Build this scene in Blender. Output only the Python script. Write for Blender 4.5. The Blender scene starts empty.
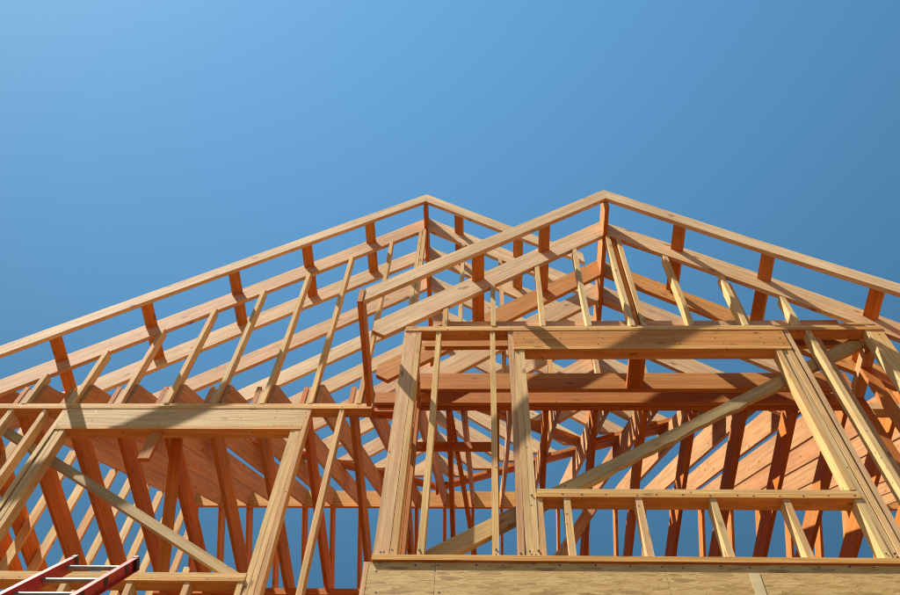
import bpy, math, random
from mathutils import Vector, Matrix
random.seed(7)
R = math.radians
S = bpy.context.scene
COL = S.collection

# ------------------------------------------------------------------ camera, sky, sun, exposure
PITCH, ROLL, YAW, LENS = R(59.92), R(3.80), R(4.71), 34.93
fw = Vector((0, math.cos(PITCH), math.sin(PITCH))); rt = Vector((1, 0, 0)); up = rt.cross(fw)
rz = Matrix.Rotation(YAW, 3, 'Z'); fw, rt, up = rz @ fw, rz @ rt, rz @ up
r2 = math.cos(ROLL) * rt + math.sin(ROLL) * up
u2 = -math.sin(ROLL) * rt + math.cos(ROLL) * up
cam = bpy.data.objects.new('camera', bpy.data.cameras.new('camera'))
COL.objects.link(cam)
m = Matrix((r2, u2, -fw)).transposed().to_4x4(); m.translation = (0, 0, 1.6)
cam.matrix_world = m
cam.data.lens = LENS; cam.data.sensor_width = 36; cam.data.sensor_fit = 'HORIZONTAL'
cam.data.clip_end = 3000
S.camera = cam

EXPOSURE = 1.13
LIGHT = Vector((.57, .215, -1)).normalized()          # direction the sunlight travels
sd = -LIGHT
ELEV = math.asin(sd.z); AZ = math.atan2(sd.x, sd.y)
W = bpy.data.worlds.new('World'); S.world = W; W.use_nodes = True
wn = W.node_tree.nodes; wl = W.node_tree.links
sky = wn.new('ShaderNodeTexSky'); sky.sky_type = 'NISHITA'; sky.sun_disc = False
sky.sun_elevation = ELEV; sky.sun_rotation = AZ
sky.altitude = 0; sky.air_density = 1.0; sky.dust_density = 0.22; sky.ozone_density = 3
bg = wn['Background']; bg.inputs[1].default_value = 0.104
hs = wn.new('ShaderNodeHueSaturation'); hs.inputs['Saturation'].default_value = 1.17
tint = wn.new('ShaderNodeMix'); tint.data_type = 'RGBA'; tint.blend_type = 'MULTIPLY'; tint.inputs[0].default_value = 1
tint.inputs[7].default_value = (1.04, 1.24, .975, 1)
wl.new(sky.outputs[0], hs.inputs['Color']); wl.new(hs.outputs[0], tint.inputs[6]); 
# added multiply darkens the sky colour towards the horizon, where the sky model brightens
tcw = wn.new('ShaderNodeTexCoord'); sx = wn.new('ShaderNodeSeparateXYZ'); mr_ = wn.new('ShaderNodeMapRange')
mr_.inputs[1].default_value = .65; mr_.inputs[2].default_value = .98; mr_.inputs[3].default_value = .46; mr_.inputs[4].default_value = 1
wl.new(tcw.outputs['Generated'], sx.inputs[0]); wl.new(sx.outputs[2], mr_.inputs[0])
horizon_dim = wn.new('ShaderNodeMix'); horizon_dim.data_type = 'RGBA'; horizon_dim.blend_type = 'MULTIPLY'; horizon_dim.inputs[0].default_value = 1
wl.new(tint.outputs[2], horizon_dim.inputs[6]); wl.new(mr_.outputs[0], horizon_dim.inputs[7]); wl.new(horizon_dim.outputs[2], bg.inputs[0])
sun = bpy.data.objects.new('sun', bpy.data.lights.new('sun', 'SUN'))
COL.objects.link(sun)
sun.data.energy = 5.0; sun.data.angle = R(.53); sun.data.color = (1, .93, .82)
sun.rotation_euler = LIGHT.to_track_quat('-Z', 'Y').to_euler(); sun.location = (-6, -3, 14)
S.view_settings.view_transform = 'Standard'; S.view_settings.look = 'None'
S.view_settings.exposure = EXPOSURE; S.view_settings.gamma = 1
S.cycles.filter_width = 1.1; S.cycles.max_bounces = 8; S.cycles.diffuse_bounces = 6

# ------------------------------------------------------------------ materials
def mat(name):
    M = bpy.data.materials.new(name); M.use_nodes = True
    return M, M.node_tree.nodes, M.node_tree.links, M.node_tree.nodes['Principled BSDF']
def wood(name, cols, grain=(.62, .45), knot=1.0, rough=.72):
    """sawn softwood; grain runs along the object's local X, hue differs board by board"""
    M, n, l, p = mat(name)
    tc = n.new('ShaderNodeTexCoord'); oi = n.new('ShaderNodeObjectInfo')
    off = n.new('ShaderNodeVectorMath'); off.operation = 'MULTIPLY_ADD'
    l.new(oi.outputs['Random'], off.inputs[0]); off.inputs[1].default_value = (37, 53, 91)
    l.new(tc.outputs['Object'], off.inputs[2])
    def mapped(sc):
        mp = n.new('ShaderNodeMapping'); mp.inputs['Scale'].default_value = sc
        l.new(off.outputs[0], mp.inputs[0]); return mp
    def ramp(src, a, b, lo=(0, 0, 0, 1), hi=(1, 1, 1, 1)):
        r = n.new('ShaderNodeValToRGB'); r.color_ramp.elements[0].position = a; r.color_ramp.elements[1].position = b
        r.color_ramp.elements[0].color = lo; r.color_ramp.elements[1].color = hi
        l.new(src, r.inputs[0]); return r
    def mix(fac, a, b, typ='MIX'):
        x = n.new('ShaderNodeMix'); x.data_type = 'RGBA'; x.blend_type = typ
        if isinstance(fac, float): x.inputs[0].default_value = fac
        else: l.new(fac, x.inputs[0])
        for i, v in ((6, a), (7, b)):
            if isinstance(v, tuple): x.inputs[i].default_value = v
            else: l.new(v, x.inputs[i])
        return x.outputs[2]
    base = n.new('ShaderNodeValToRGB')
    e = base.color_ramp.elements
    e[0].position = 0; e[0].color = cols[0] + (1,)
    e[1].position = 1; e[1].color = cols[-1] + (1,)
    for i, cc in enumerate(cols[1:-1]): e.new((i + 1) / (len(cols) - 1)).color = cc + (1,)
    wn2 = n.new('ShaderNodeTexWhiteNoise'); wn2.noise_dimensions = '1D'
    l.new(oi.outputs['Random'], wn2.inputs['W']); l.new(wn2.outputs['Value'], base.inputs[0])
    # growth rings : stretched wave lines bent by noise
    n1 = n.new('ShaderNodeTexNoise'); n1.inputs['Scale'].default_value = 1; n1.inputs['Detail'].default_value = 4
    l.new(mapped((1.6, 34, 34)).outputs[0], n1.inputs['Vector'])
    n2 = n.new('ShaderNodeTexNoise'); n2.inputs['Scale'].default_value = 1; n2.inputs['Detail'].default_value = 6
    l.new(mapped((5, 160, 160)).outputs[0], n2.inputs['Vector'])
    n3 = n.new('ShaderNodeTexNoise'); n3.inputs['Scale'].default_value = 1; n3.inputs['Detail'].default_value = 3
    l.new(mapped((1.1, 5, 5)).outputs[0], n3.inputs['Vector'])
    c = mix(ramp(n1.outputs[0], .42, .62).outputs[0], base.outputs[0], (1, 1, 1, 1))
    g1 = ramp(n1.outputs[0], .38, .64, (grain[1] + .18, grain[1] + .06, grain[1], 1), (1.0, 1.0, 1.0, 1))
    c = mix(.55, base.outputs[0], g1.outputs[0], 'MULTIPLY')
    g2 = ramp(n2.outputs[0], .3, .7, (.78, .74, .70, 1), (1.08, 1.08, 1.08, 1))
    c = mix(.7, c, g2.outputs[0], 'MULTIPLY')
    g3 = ramp(n3.outputs[0], .3, .7, (.80, .76, .70, 1), (1.10, 1.08, 1.06, 1))
    c = mix(.5, c, g3.outputs[0], 'MULTIPLY')
    # knots
    v = n.new('ShaderNodeTexVoronoi'); v.inputs['Scale'].default_value = 1; v.inputs['Randomness'].default_value = 1
    nd = n.new('ShaderNodeTexNoise'); nd.inputs['Scale'].default_value = 22; l.new(off.outputs[0], nd.inputs['Vector'])
    mp = mapped((4.2, 10, 10))
    ad = n.new('ShaderNodeVectorMath'); ad.operation = 'MULTIPLY_ADD'
    l.new(nd.outputs['Color'], ad.inputs[0]); ad.inputs[1].default_value = (.16, .16, .16); l.new(mp.outputs[0], ad.inputs[2])
    l.new(ad.outputs[0], v.inputs['Vector'])
    k = ramp(v.outputs['Distance'], .08, .21, (1, 1, 1, 1), (0, 0, 0, 1))
    ks = n.new('ShaderNodeSeparateColor'); l.new(v.outputs['Color'], ks.inputs[0])
    kk = n.new('ShaderNodeMath'); kk.operation = 'GREATER_THAN'; l.new(ks.outputs[0], kk.inputs[0]); kk.inputs[1].default_value = .5
    km = n.new('ShaderNodeMath'); km.operation = 'MULTIPLY'; l.new(k.outputs[0], km.inputs[0]); l.new(kk.outputs[0], km.inputs[1])
    km2 = n.new('ShaderNodeMath'); km2.operation = 'MULTIPLY'; l.new(km.outputs[0], km2.inputs[0]); km2.inputs[1].default_value = .72 * knot
    c = mix(km2.outputs[0], c, (.19, .085, .035, 1))
    # yard grime, water marks : broad soft grey-brown stains
    n4 = n.new('ShaderNodeTexNoise'); n4.inputs['Scale'].default_value = 1; n4.inputs['Detail'].default_value = 7; n4.inputs['Roughness'].default_value = .65
    l.new(mapped((2.4, 9, 9)).outputs[0], n4.inputs['Vector'])
    c = mix(ramp(n4.outputs[0], .54, .74, (0, 0, 0, 1), (.45, .45, .45, 1)).outputs[0], c, (.34, .20, .09, 1))
    # small dark dents, nail marks and yard grime
    v2 = n.new('ShaderNodeTexVoronoi'); v2.inputs['Scale'].default_value = 13; l.new(off.outputs[0], v2.inputs['Vector'])
    d2 = ramp(v2.outputs['Distance'], .06, .13, (.8, .8, .8, 1), (0, 0, 0, 1))
    s2 = n.new('ShaderNodeSeparateColor'); l.new(v2.outputs['Color'], s2.inputs[0])
    gt = n.new('ShaderNodeMath'); gt.operation = 'GREATER_THAN'; l.new(s2.outputs[1], gt.inputs[0]); gt.inputs[1].default_value = .60
    mm = n.new('ShaderNodeMath'); mm.operation = 'MULTIPLY'; l.new(d2.outputs[0], mm.inputs[0]); l.new(gt.outputs[0], mm.inputs[1])
    c = mix(mm.outputs[0], c, (.10, .06, .035, 1))
    l.new(c, p.inputs['Base Color'])
    p.inputs['Roughness'].default_value = rough
    p.inputs['Specular IOR Level'].default_value = .12
    bp = n.new('ShaderNodeBump'); bp.inputs['Strength'].default_value = .35; bp.inputs['Distance'].default_value = .004
    l.new(n2.outputs[0], bp.inputs['Height']); l.new(bp.outputs[0], p.inputs['Normal'])
    return M
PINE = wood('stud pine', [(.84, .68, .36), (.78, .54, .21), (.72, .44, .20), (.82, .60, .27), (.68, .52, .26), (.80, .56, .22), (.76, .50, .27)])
FIR = wood('rafter fir', [(.62, .37, .18), (.70, .47, .23), (.60, .35, .18), (.74, .54, .29), (.66, .39, .22)])
FRONT_LIT = wood('front lit pale fir', [(.78, .56, .30), (.80, .60, .35), (.72, .48, .27), (.82, .65, .40), (.76, .53, .32)])  # fir lightened to stand in for stronger sun on the front faces
PLATE_SHADE = wood('shade toned plate fir', [(.74, .43, .13), (.76, .47, .16), (.72, .40, .12)])  # orange of the shaded undersides painted into the whole plate colour
ORFIR = wood('orange beam fir', [(.64, .30, .08), (.70, .36, .10), (.60, .27, .075)])
SHADE_FIR = wood('shade reddened fir', [(.66, .215, .036), (.70, .27, .055), (.58, .20, .04), (.64, .29, .08), (.60, .24, .06)])  # fir with shade and orange bounce light put into its colour
MAINF = wood('warm rafter fir', [(.55, .28, .11), (.60, .34, .15), (.53, .26, .11), (.62, .38, .18), (.57, .30, .14)])
GREY = wood('weathered brace pine', [(.54, .43, .20), (.50, .37, .18)], knot=.8)

def osb():
    M, n, l, p = mat('oriented strand board')
    tc = n.new('ShaderNodeTexCoord')
    col = None; hts = None
    base = None
    for i, (rot, sc, s) in enumerate(((.22, (8, 8, 52), 1), (-.45, (10, 10, 60), 2), (.8, (9, 9, 56), 3))):
        mp = n.new('ShaderNodeMapping'); mp.inputs['Rotation'].default_value = (0, rot, 0)
        mp.inputs['Location'].default_value = (s * 3.7, s * 1.3, s * 5.1); mp.inputs['Scale'].default_value = sc
        l.new(tc.outputs['Object'], mp.inputs[0])
        v = n.new('ShaderNodeTexVoronoi'); v.inputs['Scale'].default_value = 1; l.new(mp.outputs[0], v.inputs['Vector'])
        sp = n.new('ShaderNodeSeparateColor'); l.new(v.outputs['Color'], sp.inputs[0])
        r = n.new('ShaderNodeValToRGB'); l.new(sp.outputs[0], r.inputs[0])
        e = r.color_ramp.elements
        e[0].color = (.38, .235, .07, 1); e[1].color = (.68, .48, .19, 1)
        x = e.new(.3); x.color = (.55, .37, .12, 1)
        if base is None: base = r.outputs[0]
        else:
            f = n.new('ShaderNodeMath'); f.operation = 'GREATER_THAN'; l.new(sp.outputs[1], f.inputs[0]); f.inputs[1].default_value = .55
            mx = n.new('ShaderNodeMix'); mx.data_type = 'RGBA'; l.new(f.outputs[0], mx.inputs[0])
            l.new(base, mx.inputs[6]); l.new(r.outputs[0], mx.inputs[7]); base = mx.outputs[2]
    for sc, lo, hi, dk, dist in (((5, 5, 20), .38, .56, (.86, .79, .65, 1), 4.0), ((22, 22, 60), .30, .46, (.72, .60, .42, 1), 2.5), ((.9, .9, 2), .3, .7, (.80, .74, .64, 1), 0)):
        mp = n.new('ShaderNodeMapping'); mp.inputs['Scale'].default_value = sc; l.new(tc.outputs['Object'], mp.inputs[0])
        nz = n.new('ShaderNodeTexNoise'); nz.inputs['Scale'].default_value = 1; nz.inputs['Detail'].default_value = 6; nz.inputs['Distortion'].default_value = dist
        l.new(mp.outputs[0], nz.inputs['Vector'])
        r = n.new('ShaderNodeValToRGB'); l.new(nz.outputs[0], r.inputs[0])
        r.color_ramp.elements[0].position = lo; r.color_ramp.elements[0].color = dk
        r.color_ramp.elements[1].position = hi
        mx = n.new('ShaderNodeMix'); mx.data_type = 'RGBA'; mx.blend_type = 'MULTIPLY'; mx.inputs[0].default_value = .85
        l.new(base, mx.inputs[6]); l.new(r.outputs[0], mx.inputs[7]); base = mx.outputs[2]
    l.new(mx.outputs[2], p.inputs['Base Color']); p.inputs['Roughness'].default_value = .75
    bp = n.new('ShaderNodeBump'); bp.inputs['Strength'].default_value = .5; bp.inputs['Distance'].default_value = .004
    l.new(base, bp.inputs['Height']); l.new(bp.outputs[0], p.inputs['Normal'])
    return M
OSB = osb()
def plain(name, c, rough=.5, metal=0., noise=.12, sc=14):
    M, n, l, p = mat(name)
    tc = n.new('ShaderNodeTexCoord'); nz = n.new('ShaderNodeTexNoise'); nz.inputs['Scale'].default_value = sc; nz.inputs['Detail'].default_value = 6
    l.new(tc.outputs['Object'], nz.inputs['Vector'])
    r = n.new('ShaderNodeValToRGB'); l.new(nz.outputs[0], r.inputs[0])
    r.color_ramp.elements[0].position = .3; r.color_ramp.elements[1].position = .7
    r.color_ramp.elements[0].color = tuple(x * (1 - noise) for x in c) + (1,); r.color_ramp.elements[1].color = tuple(min(1, x * (1 + noise)) for x in c) + (1,)
    l.new(r.outputs[0], p.inputs['Base Color']); p.inputs['Roughness'].default_value = rough; p.inputs['Metallic'].default_value = metal
    return M
RED = plain('red fibreglass', (.42, .022, .02), .45, 0, .2, 30)
ALU = plain('rung aluminium', (.26, .24, .21), .55, .5, .3, 60)
BLACK = plain('black plastic cap', (.02, .02, .02), .5)
PAPER = plain('pale paper strip', (.60, .48, .25), .8)
DIRT = plain('bounce red ground', (.10, .02, .003), .95, 0, .35, .8)  # unseen ground, its red chosen to throw warm bounce onto the undersides
DECK = plain('bounce damped deck plywood', (.13, .045, .012), .85, 0, .3, 3)  # unseen deck, darkened and reddened to weaken the light it bounces up
STEEL = plain('nail steel', (.10, .09, .085), .5, .6)

# ------------------------------------------------------------------ builders
def thing(name, label, cat, base, group=None):
    o = bpy.data.objects.new(name, None); COL.objects.link(o)
    o.location = base; o['label'] = label; o['category'] = cat
    group = group or {'stud_wall': 'framed stud walls of the house', 'roof_frame': 'roof frames of the house', 'sheathed_wall': 'sheathed lower walls',
                      'ceiling_frame': 'ceiling joist frames', 'diagonal_brace': 'temporary diagonal braces'}.get(name)
    if group: o['group'] = group
    o.empty_display_size = .2
    o['kind'] = 'thing'
    return o
BOWED = {'rafter', 'barge_rafter', 'stud', 'gable_stud', 'trimmer_stud', 'king_stud', 'joist', 'plank'}
def solid(name, parent, verts, faces, axis, hint, material, grand=None):
    """verts in world space; object's local X follows axis so that grain follows the board"""
    x = Vector(axis).normalized(); y = Vector(hint) - x * x.dot(Vector(hint))
    y.normalize(); z = x.cross(y)
    c = sum((Vector(v) for v in verts), Vector()) / len(verts)
    Rm = Matrix((x, y, z)).transposed()
    me = bpy.data.meshes.new(name)
    me.from_pydata([Rm.transposed() @ (Vector(v) - c) for v in verts], [], faces)
    me.update()
    import bmesh
    bm = bmesh.new(); bm.from_mesh(me); bmesh.ops.recalc_face_normals(bm, faces=bm.faces); bm.to_mesh(me); bm.free()
    if name in BOWED:
        xs = [v.co.x for v in me.vertices]; L = max(xs) - min(xs)
        if L > 1.0:
            bm = bmesh.new(); bm.from_mesh(me)
            for k in range(1, 6):
                xc = min(xs) + L * k / 6
                bmesh.ops.bisect_plane(bm, geom=bm.verts[:] + bm.edges[:] + bm.faces[:], plane_co=(xc, 0, 0), plane_no=(1, 0, 0))
            amp = min(.012, .0035 * L); ay, az, tw = random.uniform(-amp, amp), random.uniform(-amp, amp), random.uniform(-.02, .02)
            ph = random.uniform(.3, .7)
            for v in bm.verts:
                u = (v.co.x - min(xs)) / L; w = math.sin(math.pi * u ** (math.log(.5) / math.log(ph))) if 0 < u < 1 else 0
                y_, z_ = v.co.y, v.co.z
                v.co.y = y_ + ay * w - z_ * tw * w; v.co.z = z_ + az * w + y_ * tw * w
            bm.to_mesh(me); bm.free()
    me.materials.append(material)
    o = bpy.data.objects.new(name, me); COL.objects.link(o)
    M4 = Rm.to_4x4(); M4.translation = c
    if parent:
        o.parent = parent
        pw = Matrix.Translation(parent.location) if parent.parent is None else Matrix.Translation(parent.parent.location) @ parent.matrix_basis
        o.matrix_basis = pw.inverted() @ M4
    else: o.matrix_world = M4
    return o
BOXF = [(0, 1, 2, 3), (4, 5, 6, 7), (0, 1, 5, 4), (1, 2, 6, 5), (2, 3, 7, 6), (3, 0, 4, 7)]
def board(name, parent, p0, p1, tdir, t, d, material=PINE, n0=None, n1=None, jit=.0025):
    """straight piece of lumber between two points on its centre line: t along tdir, d across, cut planes n0/n1"""
    p0, p1 = Vector(p0), Vector(p1)
    x = (p1 - p0).normalized(); y = Vector(tdir) - x * x.dot(Vector(tdir)); y.normalize(); z = x.cross(y)
    j = lambda: random.uniform(-jit, jit)
    o0 = y * j() + z * j(); o1 = y * j() + z * j()
    vs = []
    for p, n, o in ((p0, n0, o0), (p1, n1, o1)):
        for a, b in ((-1, -1), (1, -1), (1, 1), (-1, 1)):
            off = y * (a * t / 2) + z * (b * d / 2)
            if n is not None:
                nn = Vector(n); off = off - x * (nn.dot(off) / nn.dot(x))
            vs.append(p + off + o)
    return solid(name, parent, vs, BOXF, x, y, material)
def box(name, parent, x0, x1, y0, y1, z0, z1, material=PINE, axis=None):
    vs = [(x0, y0, z0), (x1, y0, z0), (x1, y1, z0), (x0, y1, z0), (x0, y0, z1), (x1, y0, z1), (x1, y1, z1), (x0, y1, z1)]
    dims = (x1 - x0, y1 - y0, z1 - z0)
    if axis is None: axis = dims.index(max(dims))
    ax = [(1, 0, 0), (0, 1, 0), (0, 0, 1)][axis]; hint = [(0, 1, 0), (0, 0, 1), (1, 0, 0)][axis]
    return solid(name, parent, vs, BOXF, ax, hint, material)
def slab(name, parent, prof, ext, axis, material, hint=None):
    """a flat outline in world space pushed along ext"""
    n = len(prof); e = Vector(ext)
    vs = [Vector(p) for p in prof] + [Vector(p) + e for p in prof]
    fs = [tuple(range(n)), tuple(range(n, 2 * n))] + [(i, (i + 1) % n, n + (i + 1) % n, n + i) for i in range(n)]
    return solid(name, parent, vs, fs, axis, hint or ext, material)
T = .038                                        # thickness of dimension lumber
r_ = random.uniform

# ------------------------------------------------------------------ ground
bpy_ground = box('ground', None, -150, 150, -150, 150, -.3, 0, DIRT)
bpy_ground['kind'] = 'structure'

# levels taken from the framing: floor deck, stud tops, plate tops
ZF, ZP0, ZP1, ZT = 4.965, 5.003, 7.318, 7.393
YB, YM, D4 = 3.6, 4.35, .089                    # bay wall face, main wall face, stud depth
BX0, BX1 = -.627, 3.0

# ------------------------------------------------------------------ lower storey: strand-board sheathed walls and floor deck
low = thing('sheathed_wall', 'strand board sheathing along the bottom edge, below the bay window framing', 'sheathing', (1.2, YB, 0))
def sheet(x0, x1, y, z0, z1, first=1.22):
    xs = [x0]; x = x0 + first
    while x < x1 - .05: xs.append(x); x += 1.22
    xs.append(x1)
    for a, b in zip(xs, xs[1:]):
        zs = [z1]
        while zs[-1] - 2.44 > z0: zs.append(zs[-1] - 2.44)
        zs.append(z0)
        for t1, t0 in zip(zs, zs[1:]):
            box('sheathing_panel', low, a + .0008, b - .0008, y - .011 + r_(0, .001), y - .0005, t0 + .0008, t1 - .0008, OSB, 0)
sheet(BX0 - .011, BX1 + .011, YB, 0, ZF - .004, .36)
box('sheathing_panel', low, BX0 - .0125, BX0 - .0005, YB - .0, YM - .012, 0, ZF - .004, OSB, 2)
box('sheathing_panel', low, BX1 + .0005, BX1 + .0125, YB - .0, YM - .012, 0, ZF - .004, OSB, 2)
box('subfloor', low, BX0, BX1, YB + .002, YM - .012, ZF - .30, ZF - .006, DECK, 0)
box('subfloor', low, -5.2, 6.4, YM + .002, 13.2, ZF - .30, ZF - .006, DECK, 0)
sp = box('paper_strip', low, 1.372, 1.428, YB - .0135, YB - .0118, 4.60, 4.90, PAPER, 2)
low2 = thing('sheathed_wall', 'strand board sheathed lower wall beneath the left stud wall', 'sheathing', (-3, YM, 0))
low, keep = low2, low
sheet(-5.2, BX0 - .014, YM, 0, ZF - .004)
low = keep
low3 = thing('sheathed_wall', 'strand board sheathed lower wall right of the bay', 'sheathing', (4.5, YM, 0))
low, keep = low3, low
sheet(BX1 + .014, 6.4, YM, 0, ZF - .004)
low = keep

# ------------------------------------------------------------------ bay window wall
bw = thing('stud_wall', 'bright stud wall of the projecting bay with a window opening and sill, above strand board', 'stud wall', (1.2, YB, ZF))
def vstud(parent, x, z0, z1, y=YB, name='stud', w=T, d=D4, mt=PINE, lean=0.):
    dy = r_(.0, .0045); dx = r_(-.003, .003)
    return board(name, parent, (x + w / 2, y + d / 2 + dy, z0), (x + w / 2 + dx + lean, y + d / 2 + dy, z1), (1, 0, 0), w, d, mt, (0, 0, 1), (0, 0, 1), 0)
box('bottom_plate', bw, BX0, BX1, YB - .024, YB + D4, ZF, ZP0 - .001, PLATE_SHADE)
box('top_plate', bw, BX0, BX1, YB - .004, YB + D4, ZP1, ZP1 + T - .005, PLATE_SHADE)
box('top_plate', bw, BX0 + .003, BX1, YB + .004, YB + D4 + .002, ZP1 + T, ZT, PINE)
box('corner_post', bw, BX0, BX0 + .089, YB + .001, YB + T, ZP0, ZP1, PINE)
vstud(bw, BX0 + .0925, ZP0, ZP1)
box('stud', bw, BX0, BX0 + .089, YB + T + .002, YB + .076, ZP0, ZP1, FIR)
vstud(bw, -.387, ZP0, ZP1); vstud(bw, .028, ZP0, ZP1)
# window: king, two trimmers each side
WX0, WX1 = .286, 2.128
vstud(bw, .166, ZP0, ZP1, name='king_stud', mt=FIR)
ZH0, ZH1 = 7.058, ZP1
ZS1 = 5.556
vstud(bw, .2095, ZP0, ZH0, y=YB + .006, name='trimmer_stud'); vstud(bw, .2475, ZP0, ZH0, name='trimmer_stud')
vstud(bw, 2.258, ZP0, ZP1, name='king_stud', mt=FIR)
vstud(bw, 2.130, ZS1, ZH0, name='trimmer_stud'); vstud(bw, 2.130, ZP0, ZS1 - .077, name='trimmer_stud')
vstud(bw, 2.172, ZP0, ZH0, y=YB + .007, name='trimmer_stud'); vstud(bw, 2.2125, ZP0, ZH0, name='trimmer_stud')
for x in (.288, .448, .868, 1.300, 1.722): vstud(bw, x, ZP0, ZS1 - .077, name='cripple_stud')
box('window_sill', bw, WX0 + .001, 2.168, YB - .004, YB + D4 + .006, ZS1 - .076, ZS1 - T - .005, PLATE_SHADE)
box('window_sill', bw, WX0 + .001, 2.168, YB + .004, YB + D4 + .008, ZS1 - T, ZS1, PINE)
box('header', bw, .206, 2.250, YB - .001, YB + T, ZH0 + T + .003, ZH1 - .003, ORFIR)
box('header', bw, .206, 2.250, YB + .048, YB + D4, ZH0 + T + .001, ZH1 - .001, SHADE_FIR)
box('header_plate', bw, .206, 2.250, YB - .003, YB + D4 + .002, ZH0, ZH0 + T, PLATE_SHADE)
vstud(bw, 2.426, ZP0, ZP1)
box('stud', bw, 2.500, 2.540, YB + .06, YB + .149, ZP0, ZP1, FIR)
box('corner_post', bw, 2.872, 2.910, YB + .001, YB + D4, ZP0, ZP1, PINE)
box('corner_post', bw, 2.913, 3.0, YB + .002, YB + T, ZP0, ZP1, PINE)
box('blocking', bw, 2.72, 2.97, YB - .002, YB + .06, ZT + .002, ZT + .022, PINE)

box('corner_trim', bw, BX0 - .040, BX0 - .0135, YB - .008, YB + .05, .02, ZF - .002, PINE)
def nails(parent, pts, y):
    vs, fs = [], []
    for x, z, *yy in pts:
        yo = yy[0] if yy else 0
        x += r_(-.006, .006); z += r_(-.006, .006); r = r_(.0045, .007); b = len(vs)
        for i in range(6):
            a = i * math.pi / 3
            vs.append((x + r * math.cos(a), y + yo - .0008, z + r * math.sin(a)))
        for i in range(6):
            a = i * math.pi / 3
            vs.append((x + r * math.cos(a), y + yo + .006, z + r * math.sin(a)))
        fs.append(tuple(range(b, b + 6)))
        fs += [(b + i, b + (i + 1) % 6, b + 6 + (i + 1) % 6, b + 6 + i) for i in range(6)]
    o = solid('nails', parent, vs, fs, (1, 0, 0), (0, 0, 1), STEEL); o['kind'] = 'stuff'
P = []
for x in (-.58, -.52, -.368, .047, .185, .2285, .2665, 2.15, 2.19, 2.23, 2.277, 2.445):
    for dz in (.018, .04): P.append((x + r_(-.01, .01), ZP0 + dz + r_(0, .02)))
for x in (-.58, -.52, -.368, .047, .185, 2.277, 2.445): P.append((x + r_(-.008, .008), ZP1 - .03))
for x in (.25, .55, .85, 1.15, 1.45, 1.75, 2.05, 2.2):
    for z in (7.13, 7.21, 7.28): P.append((x + r_(-.04, .04), z, -.001))
for k in range(14): P.append((.3 + k * .14 + r_(-.05, .05), ZS1 - .058, -.004))
for x in (-.6, -.3, .2, .7, 1.2, 1.7, 2.2, 2.6): P.append((x + r_(-.1, .1), ZP1 + .017, -.004))
nails(bw, P, YB)
P = []
for k in range(22): P.append((BX0 + .05 + k * .165 + r_(-.03, .03), 4.945 + r_(-.008, .008)))
for k in range(10): P.append((BX0 + .36 + r_(-.02, .02), 4.9 - k * .15)); P.append((BX0 + .05 + r_(-.015, .015), 4.9 - k * .15))
nails(low, P, YB - .011)
# bay side walls
def side_wall(x0, x1, label, ys):
    w = thing('stud_wall', label, 'stud wall', ((x0 + x1) / 2, 4.0, ZF))
    box('bottom_plate', w, x0, x1, YB + D4 + .004, YM - .004, ZF, ZP0, PINE)
    box('top_plate', w, x0, x1, YB + D4 + .006, YM - .004, ZP1, ZT, FIR)
    for y in ys: box('stud', w, x0, x1, y, y + T, ZP0, ZP1, SHADE_FIR)
    return w
side_wall(BX0, BX0 + D4, 'narrow shaded side wall running back from the bay corner post, left', (3.70, 3.78, 4.08, 4.24, 4.30))
side_wall(BX1 - D4, BX1, 'side wall running back from the bay at the right edge', (3.70, 3.95, 4.24, 4.30))

# ------------------------------------------------------------------ left main wall
lw = thing('stud_wall', 'wide left stud wall with long pale header, under the taller gable', 'stud wall', (-2.7, YM, ZF))
LX0, LX1 = -5.2, -.94
box('top_plate', lw, LX0, LX1, YM - .004, YM + D4, ZP1, ZP1 + T - .005, PLATE_SHADE)
box('top_plate', lw, LX0, LX1 - .002, YM + .004, YM + D4 + .002, ZP1 + T, ZT, PINE)
box('top_plate', lw, LX1 + .001, BX0 - .003, YM + .012, YM + D4, ZP1 - .02, ZP1 + .03, SHADE_FIR)
box('bottom_plate', lw, LX0, BX0 - .003, YM, YM + D4, ZF, ZP0, PINE)
LH0 = 7.050
hx0, hx1 = -3.478, -1.475
box('header', lw, hx0, hx1, YM - .001, YM + T, LH0 + T + .003, ZP1 - .003, PINE)
box('header', lw, hx0, hx1, YM + .048, YM + D4, LH0 + T + .001, ZP1 - .001, SHADE_FIR)
box('header_plate', lw, hx0, hx1, YM - .003, YM + D4 + .002, LH0, LH0 + T, PLATE_SHADE)
LS1 = 5.574
vstud(lw, hx1 + .001, ZP0, ZP1, YM, 'king_stud')
for k in (1, 2): vstud(lw, hx1 - .0425 * k, ZP0, LH0, YM, 'trimmer_stud')
vstud(lw, hx0 - T - .001, ZP0, ZP1, YM, 'king_stud')
for k in (0, 1): vstud(lw, hx0 + .0425 * k + .004, ZP0, LH0, YM, 'trimmer_stud')
vstud(lw, -1.205, ZP0, ZP1, YM)
vstud(lw, -3.690, ZP0, ZP1, YM); vstud(lw, -3.98, ZP0, ZP1, YM); vstud(lw, -4.39, ZP0, ZP1, YM)
sx0, sx1 = hx0 + .088, hx1 - .088
box('window_sill', lw, sx0, sx1, YM - .004, YM + D4 + .004, LS1 - .076, LS1 - T - .005, PLATE_SHADE)
box('window_sill', lw, sx0, sx1, YM + .004, YM + D4 + .002, LS1 - T, LS1, PINE)
for x in (sx0 + .002, -2.75, -2.32, -1.95, sx1 - .040): vstud(lw, x, ZP0, LS1 - .077, YM, 'cripple_stud')
box('stub_block', lw, -2.69, -2.60, YM + .02, YM + .058, 6.72, LH0 - .002, SHADE_FIR)

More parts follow.
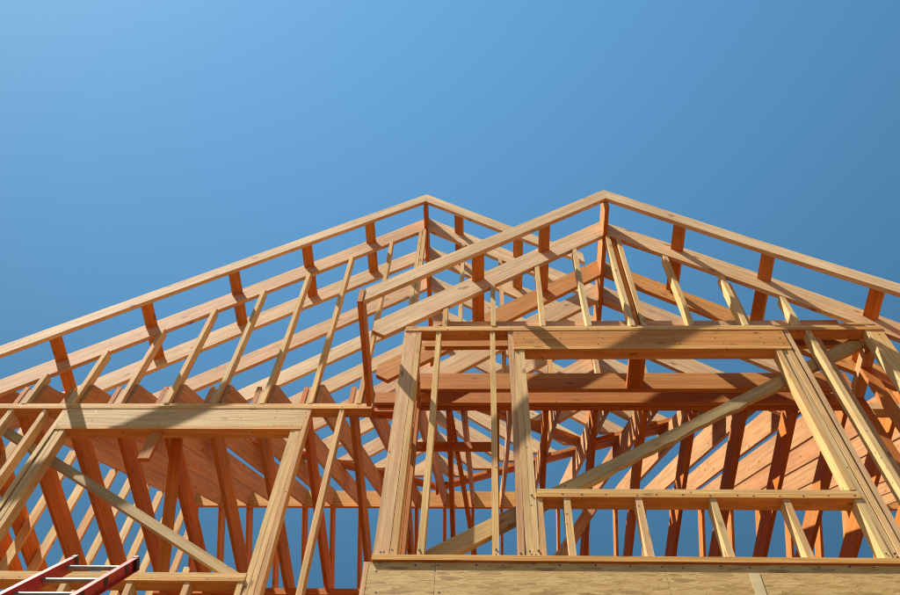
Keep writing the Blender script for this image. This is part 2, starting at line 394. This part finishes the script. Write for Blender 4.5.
P = []
for x in (-3.42, -3.2, -2.9, -2.6, -2.3, -2.0, -1.75, -1.52):
    for z in (7.12, 7.20, 7.28): P.append((x + r_(-.05, .05), z + r_(-.012, .012), -.001))
for x in (-3.67, -3.96, -3.5, -1.455, -1.186): P.append((x, ZP1 - .03))
for k in range(16): P.append((-3.9 + k * .19 + r_(-.06, .06), ZP1 + .017, -.004))
for k in range(12): P.append((sx0 + .05 + k * .15 + r_(-.05, .05), LS1 - .058, -.004))
nails(lw, P, YM)
# right continuation of the main wall
rw = thing('stud_wall', 'stud wall at the far right edge, beyond the bay corner', 'stud wall', (4.5, YM, ZF))
box('top_plate', rw, BX1 + .004, 6.4, YM, YM + D4, ZP1, ZP1 + T - .001, PINE)
box('top_plate', rw, BX1 + .004, 6.4, YM + .002, YM + D4, ZP1 + T, ZT, PINE)
box('bottom_plate', rw, BX1 + .016, 6.4, YM, YM + D4, ZF, ZP0, PINE)
for k in range(9): vstud(rw, 3.05 + .4064 * k, ZP0, ZP1, YM)

# ------------------------------------------------------------------ ceiling joists
jx = lambda k: -3.985 + .4055 * k               # left faces of the joist line
cj = thing('ceiling_frame', 'orange shaded ceiling joists running back from the front wall plates', 'joists', (-1, 6.6, ZT))
JH = .236
for k in range(-1, 24):
    x = jx(k)
    y0 = YM + .004 if (x < LX1 or x > BX1) else 4.44
    box('joist', cj, x, x + T, y0, 9.05, ZT + .001 + r_(0, .002), ZT + JH + r_(-.003, .003), SHADE_FIR)
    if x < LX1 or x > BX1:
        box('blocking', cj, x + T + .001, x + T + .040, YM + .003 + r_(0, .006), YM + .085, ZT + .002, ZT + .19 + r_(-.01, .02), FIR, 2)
box('joist', cj, jx(-1) - .25, jx(-1) - .25 + T, YM + .004, 9.05, ZT + .001, ZT + JH, SHADE_FIR)
for k in (8, 9): box('blocking', cj, jx(k) + T + .002, jx(k + 1) - .002, 4.83, 4.868, ZT + .004, ZT + .09, SHADE_FIR, 0)
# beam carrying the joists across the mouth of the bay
box('beam', cj, LX1 + .01, BX1 + .02, 4.345, 4.382, ZT + .001, ZT + .145, SHADE_FIR)
box('beam', cj, LX1 + .01, BX1 + .02, 4.386, 4.427, ZT + .001, ZT + .16, SHADE_FIR)
bj = thing('ceiling_frame', 'horizontal joists crossing inside the bay, behind its header', 'joists', (1.1, 4, ZT))
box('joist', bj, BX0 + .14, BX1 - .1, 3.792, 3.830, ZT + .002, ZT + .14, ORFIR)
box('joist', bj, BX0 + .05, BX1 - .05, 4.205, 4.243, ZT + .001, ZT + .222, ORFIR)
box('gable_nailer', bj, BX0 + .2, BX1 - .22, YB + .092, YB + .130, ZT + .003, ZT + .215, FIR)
box('blocking', bj, 1.135, 1.225, 3.832, 4.203, ZT + .01, ZT + .05, SHADE_FIR, 1)
box('blocking', bj, 1.226, 1.264, 3.832, 4.203, ZT + .01, ZT + .14, SHADE_FIR, 1)

# interior partition under the joists
ip = thing('stud_wall', 'shaded interior partition seen through the left wall studs', 'stud wall', (-2, 6.55, ZF))
box('top_plate', ip, -3.2, .2, 6.545, 6.634, ZP1, ZT - .003, SHADE_FIR)
for k in range(8): box('stud', ip, -3.1 + k * .43, -3.1 + k * .43 + T, 6.547, 6.632, ZF, ZP1 - .002, SHADE_FIR)

# ------------------------------------------------------------------ roofs
def gable(parent, px, pz, ph, Y, side, xe, t, mt, zend=None, name='rafter', th=T, tailcut=True, gap=.02):
    """rafter of a front gable: plane Y, ridge px/pz, plumb depth ph, side -1 left / +1 right, lower end at x=xe"""
    z = lambda x: pz - t * abs(x - px)
    xr = px + side * gap
    if zend is None:
        prof = [(xr, Y, z(xr)), (xe, Y, z(xe)), (xe, Y, z(xe) - ph)]
        if tailcut: prof = [(xr, Y, z(xr)), (xe, Y, z(xe)), (xe, Y, z(xe) - ph * .45), (xe - side * ph * .45 / t, Y, z(xe) - ph * .55)]
        if tailcut: prof[3] = (xe - side * .10, Y, z(xe) - ph * .55 - .045); prof.append((xe - side * .18, Y, z(xe - side * .18) - ph))
        prof.append((xr, Y, z(xr) - ph))
    else:                                        # level seat on the valley board
        xa = px + side * (pz - zend) / t; xb = px + side * (pz - ph - zend) / t
        if side * (xb - xr) < .02: return None
        prof = [(xr, Y, z(xr)), (xa, Y, zend), (xb, Y, zend), (xr, Y, z(xr) - ph)]
    jz = r_(-.004, .004)
    prof = [(a, b, c + jz) for a, b, c in prof]
    return slab(name, parent, prof, (0, th, 0), (side, 0, -t), mt)
TG = .918; TM = .79
def main_top(y): return 7.715 + TM * (y - 4.39)
YR = 8.80                                        # main ridge

# --- taller front gable
GX, GZ, GH = -.69, 11.044, .30
tg = thing('roof_frame', 'taller gable roof frame on the left, with a long row of spaced rafters', 'roof frame', (GX, YM, ZT))
for s, xe in ((-1, -5.55), (1, .98)):
    gable(tg, GX, GZ, .19, 4.055, s, xe, TG, FRONT_LIT, name='barge_rafter', tailcut=False, gap=.0)
gable(tg, GX, GZ, GH, YM + .004, -1, -5.5, TG, FRONT_LIT); gable(tg, GX, GZ, GH, YM + .004, 1, 1.9, TG, FRONT_LIT, tailcut=False)
gable(tg, GX, GZ, GH, 4.733, -1, -4.9, TG, FRONT_LIT, tailcut=False); gable(tg, GX, GZ, GH, 4.733, 1, 2.6, TG, FRONT_LIT, tailcut=False)
Y = 4.733
for k in range(9):
    Y += .402
    ze = main_top(Y + .02) + .04
    for s in (-1, 1): gable(tg, GX, GZ, GH, Y, s, 0, TG, FRONT_LIT, zend=ze)
box('ridge_board', tg, GX - .019, GX + .019, 4.094, 8.45, GZ - .30, GZ - .012, SHADE_FIR)
def lookout(parent, px, pz, x, y0, y1, t, w=.105):
    s = -1 if x < px else 1
    nrm = Vector((s * t, 0, 1)).normalized()
    z = pz - t * abs(x - px)
    x += r_(-.02, .02); z = pz - t * abs(x - px)
    c = Vector((x, 0, z)) - nrm * (.019 + .045)
    return board('lookout', parent, (c.x, y0, c.z), (c.x, y1, c.z), nrm, T, w, SHADE_FIR, (0, 1, 0), (0, 1, 0), .002)
for x in (-4.55, -3.90, -3.24, -2.59, -1.95, -1.33, -.27, .38): lookout(tg, GX, GZ, x, 4.094, 4.732, TG)
def gstud(parent, x, px, pz, ph, y, t, mt=PINE, w=T, z0=ZT, dx=0.):
    s = -1 if x + w / 2 < px else 1
    zt = pz - ph - t * abs(x + w / 2 - px)
    dy = r_(-.002, .004)
    return board('gable_stud', parent, (x + w / 2, y + D4 / 2 + dy, z0 + .001), (x + w / 2 + dx, y + D4 / 2 + dy, zt + .012), (1, 0, 0), w, D4, mt, (0, 0, 1), (s * t, 0, 1), 0)
for k in range(-2, 14):
    x = -3.91 + .4045 * k
    if k in (8,): continue
    z0 = ZT if x < LX1 else ZT + .17
    if abs(x - GX) < 2.9 + .8: gstud(tg, x, GX, GZ, GH, YM, TG, z0=z0)
for x in (-.765, -.725): gstud(tg, x, GX, GZ, GH, YM - .001, TG, z0=ZT + .16)
# valley boards lying on the main rafters
for s in (-1, 1):
    a = Vector((GX + s * .05, 8.55, main_top(8.55) + .022)); zb = main_top(4.62) + .022
    b = Vector((GX + s * (GZ - zb) / TG, 4.62, zb))
    board('valley_board', tg, a, b, (0, -TM, 1), T, .235, SHADE_FIR, (1, 0, 0), (0, 1, 0))

# --- bay gable
HX, HZ, HH = 1.115, 9.305, .295
bg_ = thing('roof_frame', 'smaller gable roof frame over the bay window wall, on the right', 'roof frame', (HX, YB, ZT))
for s, xe in ((-1, -.92), (1, 3.25)):
    gable(bg_, HX, HZ - .01, .19, 3.275, s, xe, TG, FRONT_LIT, name='barge_rafter', tailcut=False, gap=.0)
for Y, mt in ((YB + .004, FRONT_LIT), (4.02, ORFIR), (4.30, FRONT_LIT)):
    for s, xe in ((-1, -.885), (1, 3.24)): gable(bg_, HX, HZ, HH, Y, s, xe if Y < 4.2 else HX + s * 1.7, TG, mt, tailcut=Y < 4.2)
for Y in (4.71, 5.12, 5.53):
    for s in (-1, 1): gable(bg_, HX, HZ, HH, Y, s, 0, TG, FRONT_LIT, zend=main_top(Y + .02) + .04)
box('ridge_board', bg_, HX - .019, HX + .019, 3.314, 6.2, HZ - .31, HZ - .014, SHADE_FIR)
for x in (-.12, .495, 1.755, 2.39, 3.02): lookout(bg_, HX, HZ, x, 3.314, 4.018, TG)
for s, x in ((-1, -.925), (1, 3.255)):
    box('fascia_board', bg_, x - (T if s < 0 else 0), x + (0 if s < 0 else T), 3.270, 4.25, 7.215, 7.40, SHADE_FIR)
for x, w in ((-.345, T), (.038, T), (.427, T), (.783, T), (1.118, T), (1.206, T), (1.574, T), (1.985, T), (2.386, T)):
    gstud(bg_, x, HX, HZ, HH, YB, TG, w=w)
gstud(bg_, 2.035, HX, HZ, HH, YB + .05, TG, mt=FRONT_LIT); gstud(bg_, 1.160, HX, HZ, HH, YB + .03, TG, mt=SHADE_FIR)
for s in (-1, 1):
    a = Vector((HX + s * .05, 6.3, main_top(6.3) + .022)); zb = main_top(4.5) + .022
    b = Vector((HX + s * (HZ - zb) / TG, 4.5, zb))
    board('valley_board', bg_, a, b, (0, -TM, 1), T, .19, SHADE_FIR, (1, 0, 0), (0, 1, 0))

# --- main roof, ridge parallel to the front
mr = thing('roof_frame', 'main roof frame behind both gables, rafters rising to a level ridge board', 'roof frame', (1, YR, ZT))
MH = .30
zr = main_top(YR)
for k in range(-1, 25):
    x = -3.868 + .4055 * k
    jz = r_(-.004, .004)
    y0 = YM + .05
    prof = [(x, y0, main_top(y0) + jz), (x, YR - .02, main_top(YR - .02) + jz), (x, YR - .02, main_top(YR - .02) - MH + jz), (x, y0 + .0, main_top(y0) - MH + jz)]
    slab('rafter', mr, prof, (T, 0, 0), (0, 1, TM), MAINF)
    yb = 13.2
    f = lambda y: zr - TM * (y - YR)
    prof = [(x, YR + .02, f(YR + .02)), (x, yb, f(yb)), (x, yb, f(yb) - MH), (x, YR + .02, f(YR + .02) - MH)]
    slab('rafter', mr, prof, (T, 0, 0), (0, 1, -TM), SHADE_FIR)
box('ridge_board', mr, -4.3, 6.0, YR - .019, YR + .019, zr - .34, zr - .02, ORFIR)

# left gable end wall of the main roof
ge = thing('stud_wall', 'sunlit gable end studs standing at the far left, behind the orange joists', 'stud wall', (-4.4, 7, ZF))
for k in range(18):
    y = 4.62 + .4064 * k
    zt = (main_top(y) if y < YR else zr - TM * (y - YR)) - MH - .01
    board('stud', ge, (-4.285, y, ZF), (-4.285, y, zt), (0, 1, 0), T, D4, PINE, (0, 0, 1), (0, -TM if y < YR else TM, 1), .004)

# ------------------------------------------------------------------ temporary diagonal braces
def wany(name, label, p0, p1, w, y0, mt, seed):
    random.seed(seed)
    p0, p1 = Vector(p0), Vector(p1); x = (p1 - p0).normalized(); z = Vector((-x.z, 0, x.x))
    L = (p1 - p0).length; N = 40
    top, bot = [], []
    for i in range(N + 1):
        s = i / N
        wane = max(0, math.sin((s - .12) * 3.6)) * (.012 + .022 * random.random()) if .12 < s < .95 else 0
        top.append(p0 + x * L * s + z * (w / 2 - wane * .3)); bot.append(p0 + x * L * s - z * (w / 2 - wane))
    t = thing('diagonal_brace', label, 'brace', p0)
    slab('plank', t, top + bot[::-1], (0, T, 0), x, mt)
    return t
wany('diagonal_brace', 'long rough-edged diagonal brace crossing behind the bay window opening', (-.42, 3.70, 5.03), (2.86, 3.70, 7.325), .115, 3.7, GREY, 3)
b2 = thing('diagonal_brace', 'grey diagonal brace crossing the left window opening, above the ladder', 'brace', (-4.2, 4.45, 7.3))
board('plank', b2, (-4.05, 4.465, 7.215), (-1.60, 4.465, 5.58), (0, 1, 0), T, .072, GREY)
b3 = thing('diagonal_brace', 'short diagonal brace under the ceiling joists, below the bay window sill', 'brace', (.6, 5.3, 5.5))
board('plank', b3, (.35, 5.3, 6.2), (1.0, 5.3, 7.38), (0, 1, 0), T, .089, FIR)
b4 = thing('diagonal_brace', 'steep leaning brace between the joists, left of the bay window opening', 'brace', (-.3, 5, 5.5))
board('plank', b4, (-.33, 4.6, 7.72), (-.10, 5.6, 6.9), (1, 0, 0), T, .089, SHADE_FIR)
b5 = thing('diagonal_brace', 'leaning post below the left header, beside the short hanging stub', 'brace', (-2.5, 5.1, 5.5))
board('plank', b5, (-2.60, 4.56, 7.36), (-2.52, 5.25, 6.25), (0, 1, 0), T, .089, SHADE_FIR)

# ------------------------------------------------------------------ ladder
LDX, LDZ, LHW = -2.47, 5.56, .19
ld = thing('ladder', 'red ladder with aluminium rungs leaning at the lower left corner', 'ladder', (-2.6, .3, 0))
la = R(56.5)
ldir = Vector((0, math.cos(la), math.sin(la))); lnor = Vector((0, -math.sin(la), math.cos(la)))
top = Vector((LDX, 4.26, LDZ)); LL = top.z / math.sin(la)
def rail(x, s):
    # channel section: web with two flanges turned outward
    w, fl, t = .085, .032, .004
    pts = [(0, -w / 2), (s * fl, -w / 2), (s * fl, -w / 2 + t), (s * t, -w / 2 + t), (s * t, w / 2 - t), (s * fl, w / 2 - t), (s * fl, w / 2), (0, w / 2)]
    e = Vector((x, top.y, top.z))
    return slab('rail', ld, [e + Vector((a, 0, 0)) + lnor * b for a, b in pts], -ldir * (LL - .02), ldir, RED, (1, 0, 0))
RAIL = {-1: rail(LDX - LHW, -1), 1: rail(LDX + LHW, 1)}
k = 0; s = .13
while s < LL - .2:
    c = top - ldir * s
    N = 12; vs = []; rr = .0165
    for xx in (LDX - LHW + .001, LDX + LHW - .001):
        for i in range(N):
            a = 2 * math.pi * i / N
            vs.append(Vector((xx, c.y, c.z)) + ldir * rr * math.cos(a) + lnor * rr * math.sin(a))
    fs = [tuple(range(N)), tuple(range(N, 2 * N))] + [(i, (i + 1) % N, N + (i + 1) % N, N + i) for i in range(N)]
    solid('rung', ld, vs, fs, (1, 0, 0), (0, 0, 1), ALU)
    for sx in (-1, 1):
        q = Vector((LDX + sx * (LHW + .006), c.y, c.z))
        board('rung_plate', RAIL[sx], q - ldir * .022, q + ldir * .022, (1, 0, 0), .004, .05, BLACK, None, None, 0)
    s += .305
for sx in (-1, 1):
    q = Vector((LDX + sx * (LHW + .012), top.y, top.z))
    board('end_cap', RAIL[sx], q - ldir * .03, q + ldir * .018, (1, 0, 0), .03, .092, BLACK, None, None, 0)
